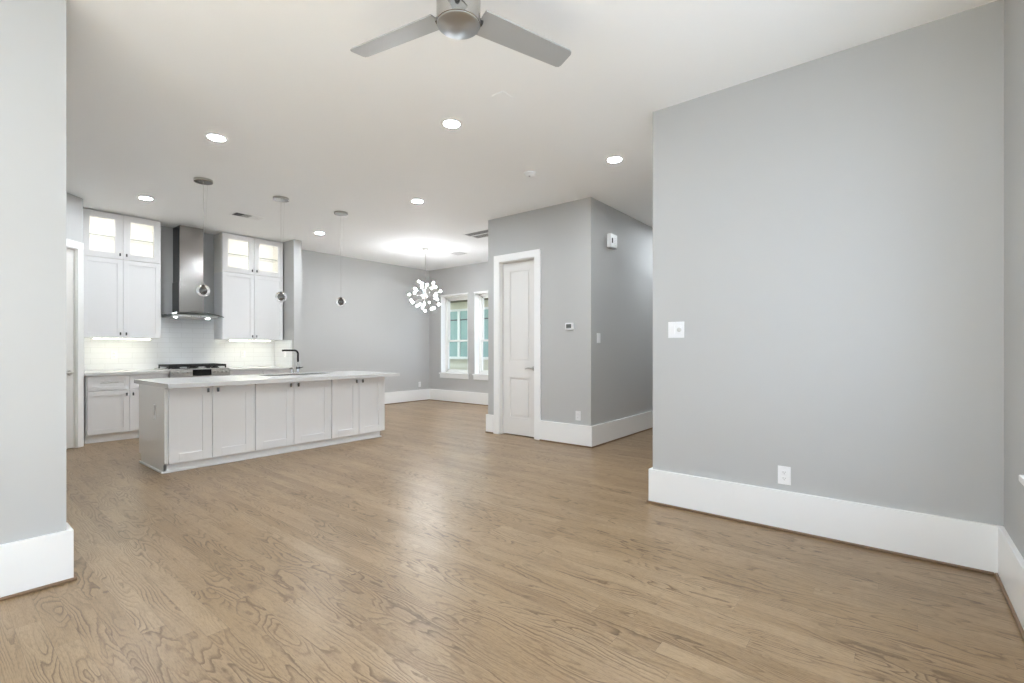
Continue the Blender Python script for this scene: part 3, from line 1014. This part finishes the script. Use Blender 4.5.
for k in range(3):
    gx0 = RX0 + 0.012 + k * 0.249
    gx1 = gx0 + 0.243

    def grate(bm):
        zt, zb = 0.944, 0.976
        for y in (KY + 0.06, KY + 0.18, KY + 0.29, KY + 0.40, KY + 0.52):
            box(bm, gx0, gx1, y, y + 0.016, zt, zb, 0.003)
        for x in (gx0, gx0 + 0.075, gx0 + 0.152, gx1 - 0.016):
            box(bm, x, x + 0.016, KY + 0.06, KY + 0.536, zt, zb, 0.003)
        for x in (gx0, gx1 - 0.016):
            for y in (KY + 0.06, KY + 0.52):
                box(bm, x, x + 0.016, y, y + 0.016, 0.916, zt, 0.002)
    obj('grate', grate, M['iron'], rg)
for bx_, by_ in ((2.30, 8.09), (2.30, 8.36), (2.557, 8.23), (2.81, 8.09), (2.81, 8.36)):
    obj('burner', lambda bm: lathe(bm, (bx_, by_, 0.917), [(0.0, 0.0), (0.052, 0.0), (0.052, 0.010), (0.038, 0.014), (0.038, 0.022), (0.0, 0.024)], 24), M['iron'], rg, True)

# ------------------------------------------------------------------ island
IY = 5.45                         # front of the island doors
IZ = 0.831
ICT = 0.872
IYB = 6.33
SX0, SX1, SY0, SY1 = 2.64, 3.50, 5.92, 6.27
units = [(1.483, 2.284, 'left white two door cabinet of the island beside its end panel'),
         (2.284, 3.189, 'middle white two door cabinet of the island'),
         (3.189, 3.974, 'right white two door cabinet of the island towards the dining room')]
for k, (x0, x1, label) in enumerate(units):
    t = thing('island_cabinet', label, 'cabinet', ((x0 + x1) / 2, (IY + IYB) / 2, 0), 0, 'cabinets of the kitchen island')
    xa, xb = x0 + 0.0005, x1 - 0.0005
    parts = [(xa, xb, IY + 0.021, IYB - 0.02, 0.09, 0.60)]
    if k == 0:
        parts.append((xa, xb, IY + 0.021, IYB - 0.02, 0.60, IZ))
    else:
        parts.append((xa, xb, IY + 0.021, SY0 - 0.02, 0.60, IZ))
        parts.append((xa, SX0 - 0.02, SY0 - 0.02, IYB - 0.02, 0.60, IZ) if k == 1 else (SX1 + 0.02, xb, SY0 - 0.02, IYB - 0.02, 0.60, IZ))
    obj('carcass', B(*parts), M['cab'], t)
    tx0 = 1.466 if k == 0 else x0
    tx1 = x1 - 0.035 if k == 2 else x1
    tk = obj('toe_kick', B((tx0, tx1, IY + 0.055, IYB - 0.09, 0.0, 0.09)), M['trim'], t)
    obj('shoe_strip', B((tx0 - (0.014 if k == 0 else 0), tx1 + (0.018 if k == 2 else 0), IY + 0.038, IY + 0.055, 0.0, 0.018), bev=0.005), M['trim'], tk)
    xm = (1.868, 2.717, 3.578)[k]
    e0, e1 = 0.006, 0.006
    for a, b, sgn in ((x0 + e0, xm, 1), (xm, x1 - e1, -1)):
        d = obj('door', lambda bm: shaker(bm, a + GAP, b - GAP, 0.092, IZ - 0.006, IY, rail=0.085), M['cab'], t)
        knob(d, (b - 0.045) if sgn > 0 else (a + 0.045), IY, 0.785, 0.042, 0.020)
        # kitchen side doors of the same unit
        d = obj('door', lambda bm: shaker(bm, a + GAP, b - GAP, 0.092, IZ - 0.006, IYB - 0.02), M['cab'], t)
    if k == 0:
        ep = obj('end_panel', B((1.462, 1.4825, IY + 0.022, IYB - 0.005, 0.09, IZ), (1.462, 1.4825, IY + 0.055, IYB - 0.075, 0.0, 0.09)), M['panel'], t)
        obj('shoe_strip', B((1.444, 1.462, IY + 0.040, IYB - 0.075, 0.0, 0.018), bev=0.005), M['trim'], ep)
    if k == 2:
        obj('end_panel', B((x1, x1 + 0.02, IY + 0.022, IYB - 0.005, 0.09, IZ)), M['cab'], t)

t = thing('island_outlet', 'slim white outlet set in the island end panel', 'outlet', (1.462, 5.77, 0.575), -PI / 2)
obj('cover_plate', B((-0.028, 0.028, -0.005, 0.0, -0.072, 0.072), bev=0.002), M['plastic'], t, local=True)
obj('receptacle', B((-0.015, 0.015, -0.0075, -0.004, -0.034, 0.034), bev=0.002), M['plasticgrey'], t, local=True)

IX0, IX1, IYF, IYK = 1.447, 4.12, 5.30, 6.46


def island_top(bm):
    xs, ys = [IX0, SX0, SX1, IX1], [IYF, SY0, SY1, IYK]
    for z in (ICT, ICT - 0.04):
        pass
    vt = [[bm.verts.new((x, y, ICT)) for y in ys] for x in xs]
    vb = [[bm.verts.new((x, y, ICT - 0.04)) for y in ys] for x in xs]
    for i in range(3):
        for j in range(3):
            if i == 1 and j == 1:
                continue
            bm.faces.new((vt[i][j], vt[i + 1][j], vt[i + 1][j + 1], vt[i][j + 1]))
            bm.faces.new((vb[i][j], vb[i][j + 1], vb[i + 1][j + 1], vb[i + 1][j]))
    for i in range(3):
        bm.faces.new((vt[i][0], vb[i][0], vb[i + 1][0], vt[i + 1][0]))
        bm.faces.new((vt[i][3], vt[i + 1][3], vb[i + 1][3], vb[i][3]))
        bm.faces.new((vt[0][i], vt[0][i + 1], vb[0][i + 1], vb[0][i]))
        bm.faces.new((vt[3][i], vb[3][i], vb[3][i + 1], vt[3][i + 1]))
    bm.faces.new((vt[1][1], vt[2][1], vb[2][1], vb[1][1]))
    bm.faces.new((vt[1][2], vb[1][2], vb[2][2], vt[2][2]))
    bm.faces.new((vt[1][1], vb[1][1], vb[1][2], vt[1][2]))
    bm.faces.new((vt[2][1], vt[2][2], vb[2][2], vb[2][1]))


tag(obj('island_countertop', island_top, M['quartz']), 'long white stone countertop of the island', 'countertop')


def sink_fn(bm):
    w = 0.004
    z0 = ICT - 0.24
    zt = ICT - 0.003
    a, b, c, d = SX0 + 0.001, SX1 - 0.001, SY0 + 0.001, SY1 - 0.001
    box(bm, a, b, c, d, z0, z0 + w)
    box(bm, a, a + w, c, d, z0, zt)
    box(bm, b - w, b, c, d, z0, zt)
    box(bm, a, b, c, c + w, z0, zt)
    box(bm, a, b, d - w, d, z0, zt)


sk = thing('kitchen_sink', 'undermount stainless sink in the island top behind the faucet', 'sink', ((SX0 + SX1) / 2, (SY0 + SY1) / 2, ICT - 0.24))
obj('basin', sink_fn, M['steel_h'], sk)
obj('drain', lambda bm: lathe(bm, ((SX0 + SX1) / 2, (SY0 + SY1) / 2, ICT - 0.236), [(0.0, 0.0), (0.045, 0.0), (0.045, 0.003), (0.0, 0.002)], 20), M['dkchrome'], sk, True)

FX, FY = 3.225, 6.36
fc = thing('kitchen_faucet', 'chrome faucet with a square bent black spout standing on the island', 'faucet', (FX, FY, ICT))
obj('base', lambda bm: lathe(bm, (FX, FY, ICT), [(0.0, 0.0), (0.030, 0.0), (0.030, 0.006), (0.022, 0.012), (0.021, 0.09), (0.017, 0.095), (0.0, 0.096)], 24), M['chrome'], fc, True)


def spout_fn(bm):
    pts = [(FX, FY, ICT + 0.09), (FX, FY, ICT + 0.262)]
    for k in range(1, 7):
        a = k / 6 * PI / 2
        q = 0.05 * (1 - math.cos(a))
        pts.append((FX - q, FY - 0.1 * q, ICT + 0.262 + 0.05 * math.sin(a)))
    pts += [(FX - 0.20, FY - 0.02, ICT + 0.312), (FX - 0.225, FY - 0.0225, ICT + 0.310)]
    tube(bm, pts, 0.013, 14)


o = obj('spout', spout_fn, M['black'], fc, True)
o['label'] = 'black bent spout'
obj('collar', lambda bm: lathe(bm, (FX, FY, ICT + 0.09), [(0.0, 0.0), (0.018, 0.0), (0.018, 0.06), (0.014, 0.066), (0.0, 0.066)], 20), M['chrome'], fc, True)
obj('handle', lambda bm: (lathe(bm, (FX, FY, ICT + 0.058), [(0.0, 0.0), (0.026, 0.0), (0.026, 0.030), (0.0, 0.030)], 24),
                          tube(bm, [(FX + 0.02, FY - 0.012, ICT + 0.073), (FX + 0.055, FY - 0.035, ICT + 0.085)], [0.007, 0.005], 10)), M['dkchrome'], fc, True)
sp = thing('soap_dispenser', 'small dark topped soap pump left of the kitchen faucet', 'soap dispenser', (FX - 0.085, FY + 0.01, ICT))
obj('body', lambda bm: lathe(bm, (FX - 0.085, FY + 0.01, ICT), [(0.0, 0.0), (0.022, 0.0), (0.022, 0.006), (0.013, 0.010), (0.012, 0.055), (0.0, 0.056)], 20), M['chrome'], sp, True)
obj('pump_head', lambda bm: (lathe(bm, (FX - 0.085, FY + 0.01, ICT + 0.055), [(0.0, 0.0), (0.015, 0.0), (0.015, 0.022), (0.0, 0.024)], 18),
                             tube(bm, [(FX - 0.085, FY + 0.01, ICT + 0.068), (FX - 0.085, FY + 0.065, ICT + 0.066)], 0.006, 10)), M['dkchrome'], sp, True)


# ------------------------------------------------------------------ ceiling fittings
def downlight(x, y, label):
    t = thing('recessed_light', label, 'light', (x, y, CEIL), 0, 'round recessed ceiling lights')
    obj('trim_ring', lambda bm: lathe(bm, (x, y, CEIL), [(0.062, -0.002), (0.066, -0.007), (0.084, -0.006), (0.092, 0.0), (0.062, 0.0), (0.062, -0.002)], 36), M['plastic'], t, True)
    obj('lens', lambda bm: lathe(bm, (x, y, CEIL), [(0.0, -0.004), (0.060, -0.003), (0.062, 0.0), (0.0, 0.0)], 32), M['lamp'], t, True)
    return t


for x, y, label in ((1.624, 4.647, 'recessed light upper left of the pendants, nearest the left wall'),
                    (2.740, 2.851, 'recessed light just below the ceiling fan in the photo'),
                    (4.263, 2.149, 'recessed light at the mouth of the hallway'),
                    (3.905, 4.675, 'recessed light above the island end, left of the smoke detector'),
                    (3.995, 7.183, 'recessed light in front of the kitchen side wall'),
                    (1.730, 7.181, 'recessed light in front of the left kitchen cabinets')):
    downlight(x, y, label)
for x, y, label in ((1.30, 0.20, 'added recessed light out of frame beside the window wall'), (6.95, 4.95, 'added recessed light of the dining area hidden deep behind the closet wall'),  # lamps added out of view to brighten the rooms
                    (-1.20, 1.00, 'added recessed light out of frame above the camera'), (6.80, 5.90, 'added recessed light of the dining area hidden behind the closet wall'), (7.00, 2.20, 'added recessed light deep in the hallway behind the large blank wall')):
    downlight(x, y, label)


def pendant(x, y, label):
    t = thing('pendant_light', label, 'pendant light', (x, y, CEIL), 0, 'crystal ball pendants over the island')
    obj('canopy', lambda bm: lathe(bm, (x, y, CEIL), [(0.0, -0.028), (0.088, -0.028), (0.091, -0.024), (0.091, 0.0), (0.0, 0.0)], 36), M['pendmetal'], t, True)
    obj('cord', lambda bm: tube(bm, [(x, y, CEIL - 0.02), (x, y, 1.90)], 0.0016, 8), M['cord'], t, True)
    obj('hanging_wire', lambda bm: tube(bm, [(x + 0.035, y - 0.02, CEIL - 0.02), (x + 0.004, y, 1.91)], 0.0006, 6), M['cord'], t, True)
    gl = obj('globe', lambda bm: ball(bm, (x, y, 1.843), 0.066, 32, 20), M['ball'], t, True)
    obj('socket', lambda bm: lathe(bm, (x, y, 1.86), [(0.0, -0.050), (0.012, -0.046), (0.024, -0.030), (0.027, -0.012), (0.020, 0.004), (0.011, 0.012), (0.011, 0.036), (0.0, 0.040)], 24), M['dkchrome'], gl, True)
    return t


pendant(1.939, 5.92, 'crystal ball pendant hanging in front of the range hood')
pendant(2.773, 5.89, 'crystal ball pendant hanging before the right wall cabinets')
pendant(3.579, 5.88, 'crystal ball pendant hanging before the bare far wall')

# sputnik chandelier
CHX, CHY, CHZ = 5.84, 6.77, 2.18
ch = thing('sputnik_chandelier', 'glowing starburst chandelier with many round bulbs in the dining area', 'chandelier', (CHX, CHY, CEIL))
obj('canopy', lambda bm: lathe(bm, (CHX, CHY, CEIL), [(0.0, -0.045), (0.02, -0.045), (0.05, -0.030), (0.062, -0.010), (0.062, 0.0), (0.0, 0.0)], 28), M['nickel'], ch, True)
obj('rod', lambda bm: tube(bm, [(CHX, CHY, CEIL - 0.04), (CHX, CHY, CHZ + 0.03)], 0.006, 10), M['nickel'], ch, True)
obj('hub', lambda bm: ball(bm, (CHX, CHY, CHZ), 0.045, 20, 12), M['chrome'], ch, True)
NB = 31
TOCAM = (Vector((0, 0, CAM_H)) - Vector((CHX, CHY, CHZ))).normalized()
for i in range(NB):
    zz = 1 - 2 * (i + 0.5) / NB
    zz = max(-0.94, min(0.94, zz))
    a = i * 2.39996 + 0.4
    d = Vector((math.sqrt(1 - zz * zz) * math.cos(a), math.sqrt(1 - zz * zz) * math.sin(a), zz))
    if abs(d.dot(TOCAM)) > 0.84:      # the lamp shows its hub, no bulb in front of it
        continue
    r = 0.29 if i % 3 else 0.235
    c = Vector((CHX, CHY, CHZ))
    arm = obj('arm', lambda bm: tube(bm, [c + d * 0.04, c + d * (r - 0.045), c + d * (r - 0.04), c + d * (r - 0.015)], [0.0045, 0.0045, 0.010, 0.010], 8), M['chrome'], ch, True)
    obj('bulb', lambda bm: ball(bm, c + d * r, 0.018, 14, 10), M['bulb'], arm, True)

# ceiling fan
FNX, FNY, FNZ = 1.492, 1.508, 2.632
fan = thing('ceiling_fan', 'brushed silver three blade ceiling fan at the top of the photo', 'ceiling fan', (FNX, FNY, CEIL))
obj('canopy', lambda bm: lathe(bm, (FNX, FNY, CEIL), [(0.0, -0.055), (0.045, -0.055), (0.062, -0.045), (0.066, 0.0), (0.0, 0.0)], 32), M['steel_h'], fan, True)
obj('downrod', lambda bm: tube(bm, [(FNX, FNY, CEIL - 0.05), (FNX, FNY, FNZ + 0.14)], 0.0125, 16), M['steel_h'], fan, True)
obj('motor_housing', lambda bm: lathe(bm, (FNX, FNY, FNZ), [(0.0, 0.002), (0.090, 0.002), (0.097, 0.006), (0.097, 0.150), (0.090, 0.158), (0.03, 0.165), (0.0, 0.165)], 48), M['steel'], fan, True)


def cap_mat():
    """radially brushed disc"""
    m = bpy.data.materials.new('spun_metal_cap')
    m.use_nodes = True
    nt = m.node_tree
    b = nt.nodes['Principled BSDF']
    b.inputs['Base Color'].default_value = (0.50, 0.52, 0.54, 1)
    b.inputs['Metallic'].default_value = 1.0
    b.inputs['Roughness'].default_value = 0.34
    b.inputs['Anisotropic'].default_value = 0.85
    tg = nt.nodes.new('ShaderNodeTangent')
    tg.direction_type = 'RADIAL'
    tg.axis = 'Z'
    nt.links.new(tg.outputs[0], b.inputs['Tangent'])
    return m


M['cap'] = cap_mat()
obj('bottom_cap', lambda bm: lathe(bm, (FNX, FNY, FNZ), [(0.0, -0.004), (0.088, -0.004), (0.094, 0.0), (0.094, 0.004), (0.0, 0.004)], 64), M['cap'], fan, True)
BZ = FNZ + 0.058
for k, ang in enumerate((100.7, -17.4, 221.5)):
    a = math.radians(ang)
    ca, sa = math.cos(a), math.sin(a)

    def blade_fn(bm):
        L0, L1, w0, w1, pitch, th = 0.105, 0.617, 0.066, 0.058, math.radians(12), 0.006
        sect = []
        rad = 0.02
        outline = [(L0, -w0), (L1 - rad, -w1), (L1 - rad * 0.3, -w1 + rad * 0.3), (L1, -w1 + rad), (L1, w1 - rad), (L1 - rad * 0.3, w1 - rad * 0.3), (L1 - rad, w1), (L0, w0)]
        for s in (-1, 1):
            row = []
            for l, w in outline:
                x, y, z = l, w * math.cos(pitch), -w * math.sin(pitch) + s * th / 2
                row.append(bm.verts.new((FNX + ca * x - sa * y, FNY + sa * x + ca * y, BZ + z)))
            sect.append(row)
        n = len(outline)
        bm.faces.new(sect[0][::-1])
        bm.faces.new(sect[1])
        for i in range(n):
            bm.faces.new((sect[0][i], sect[0][(i + 1) % n], sect[1][(i + 1) % n], sect[1][i]))
    bl = obj('blade', blade_fn, M['blade'], fan)
    obj('blade_bracket', lambda bm: tube(bm, [(FNX + ca * 0.09, FNY + sa * 0.09, BZ), (FNX + ca * 0.118, FNY + sa * 0.118, BZ)], 0.016, 12), M['dark'], bl, True)

# smoke detector
t = thing('smoke_detector', 'round white smoke detector on the ceiling before the closet wall', 'smoke detector', (4.035, 3.005, CEIL))
obj('base', lambda bm: lathe(bm, (4.035, 3.005, CEIL), [(0.0, -0.014), (0.066, -0.014), (0.068, 0.0), (0.0, 0.0)], 32), M['plastic'], t, True)
obj('cover', lambda bm: lathe(bm, (4.035, 3.005, CEIL), [(0.0, -0.042), (0.036, -0.040), (0.052, -0.030), (0.056, -0.016), (0.0, -0.016)], 32), M['plastic'], t, True)
obj('sensor_slot', lambda bm: lathe(bm, (4.010, 3.000, CEIL - 0.0385), [(0.0, -0.003), (0.010, -0.003), (0.010, 0.004), (0.0, 0.004)], 16), M['dark'], t, True)

# blank square plate
tag(obj('ceiling_cover_plate', B((2.625, 2.735, 2.20, 2.31, CEIL - 0.004, CEIL), bev=0.001), M['ceil']), 'faint square blank plate flush on the ceiling below the fan blade', 'plate')


def register(name_label, x0, x1, y0, y1, bars, along, shades):
    t = thing('air_vent', name_label, 'vent', ((x0 + x1) / 2, (y0 + y1) / 2, CEIL), 0, 'ceiling air vents')
    obj('frame', B((x0, x1, y0, y0 + 0.02, CEIL - 0.004, CEIL), (x0, x1, y1 - 0.02, y1, CEIL - 0.004, CEIL), (x0, x0 + 0.02, y0, y1, CEIL - 0.004, CEIL), (x1 - 0.02, x1, y0, y1, CEIL - 0.004, CEIL)), M['plastic'], t)
    obj('backing', B((x0 + 0.018, x1 - 0.018, y0 + 0.018, y1 - 0.018, CEIL - 0.002, CEIL)), M['dark'], t)

    def louvres(bm):
        for x, tilt, h in bars:
            vs = []
            yy0, yy1 = y0 + 0.015, y1 - 0.015
            for (dx, dz) in ((-0.5, -0.001), (0.5, -0.001)):
                pass
            w = h * math.cos(tilt)
            z = h * math.sin(tilt)
            if along == 'y':
                p = [(x - w, yy0, CEIL - 0.006 - z / 2), (x + w, yy0, CEIL - 0.006 + z / 2), (x + w, yy1, CEIL - 0.006 + z / 2), (x - w, yy1, CEIL - 0.006 - z / 2)]
            else:
                p = [(x0 + 0.02, x - w, CEIL - 0.006 - z / 2), (x0 + 0.02, x + w, CEIL - 0.006 + z / 2), (x1 - 0.02, x + w, CEIL - 0.006 + z / 2), (x1 - 0.02, x - w, CEIL - 0.006 - z / 2)]
            vt = [bm.verts.new(q) for q in p]
            vb = [bm.verts.new((q[0], q[1], q[2] + 0.0015)) for q in p]
            bm.faces.new(vt)
            bm.faces.new(vb[::-1])
            for i in range(4):
                bm.faces.new((vt[i], vt[(i + 1) % 4], vb[(i + 1) % 4], vb[i]))
    obj('louvres', louvres, M['plastic'], t)
    return t


register('small ceiling vent with a dark left end between two pendants', 2.66, 3.04, 6.95, 7.16, [(2.69 + 0.026 * k, (0.9, 0.5, 0.1)[min(2, k // 4)], (0.004, 0.009, 0.0125)[min(2, k // 4)]) for k in range(13)], 'y', None)
register('larger dark ceiling vent beside the closet wall corner', 5.50, 5.86, 4.90, 5.47, [(5.545 + 0.03 * k, 0.3, 0.004) for k in range(4)] + [(5.672, 0.0, 0.022)] + [(5.72 + 0.03 * k, 0.3, 0.005) for k in range(5)], 'y', None)
register('small pale ceiling vent behind the chandelier', 6.40, 6.66, 6.44, 6.75, [(6.425 + 0.026 * k, 0.2, 0.0105) for k in range(9)], 'y', None)
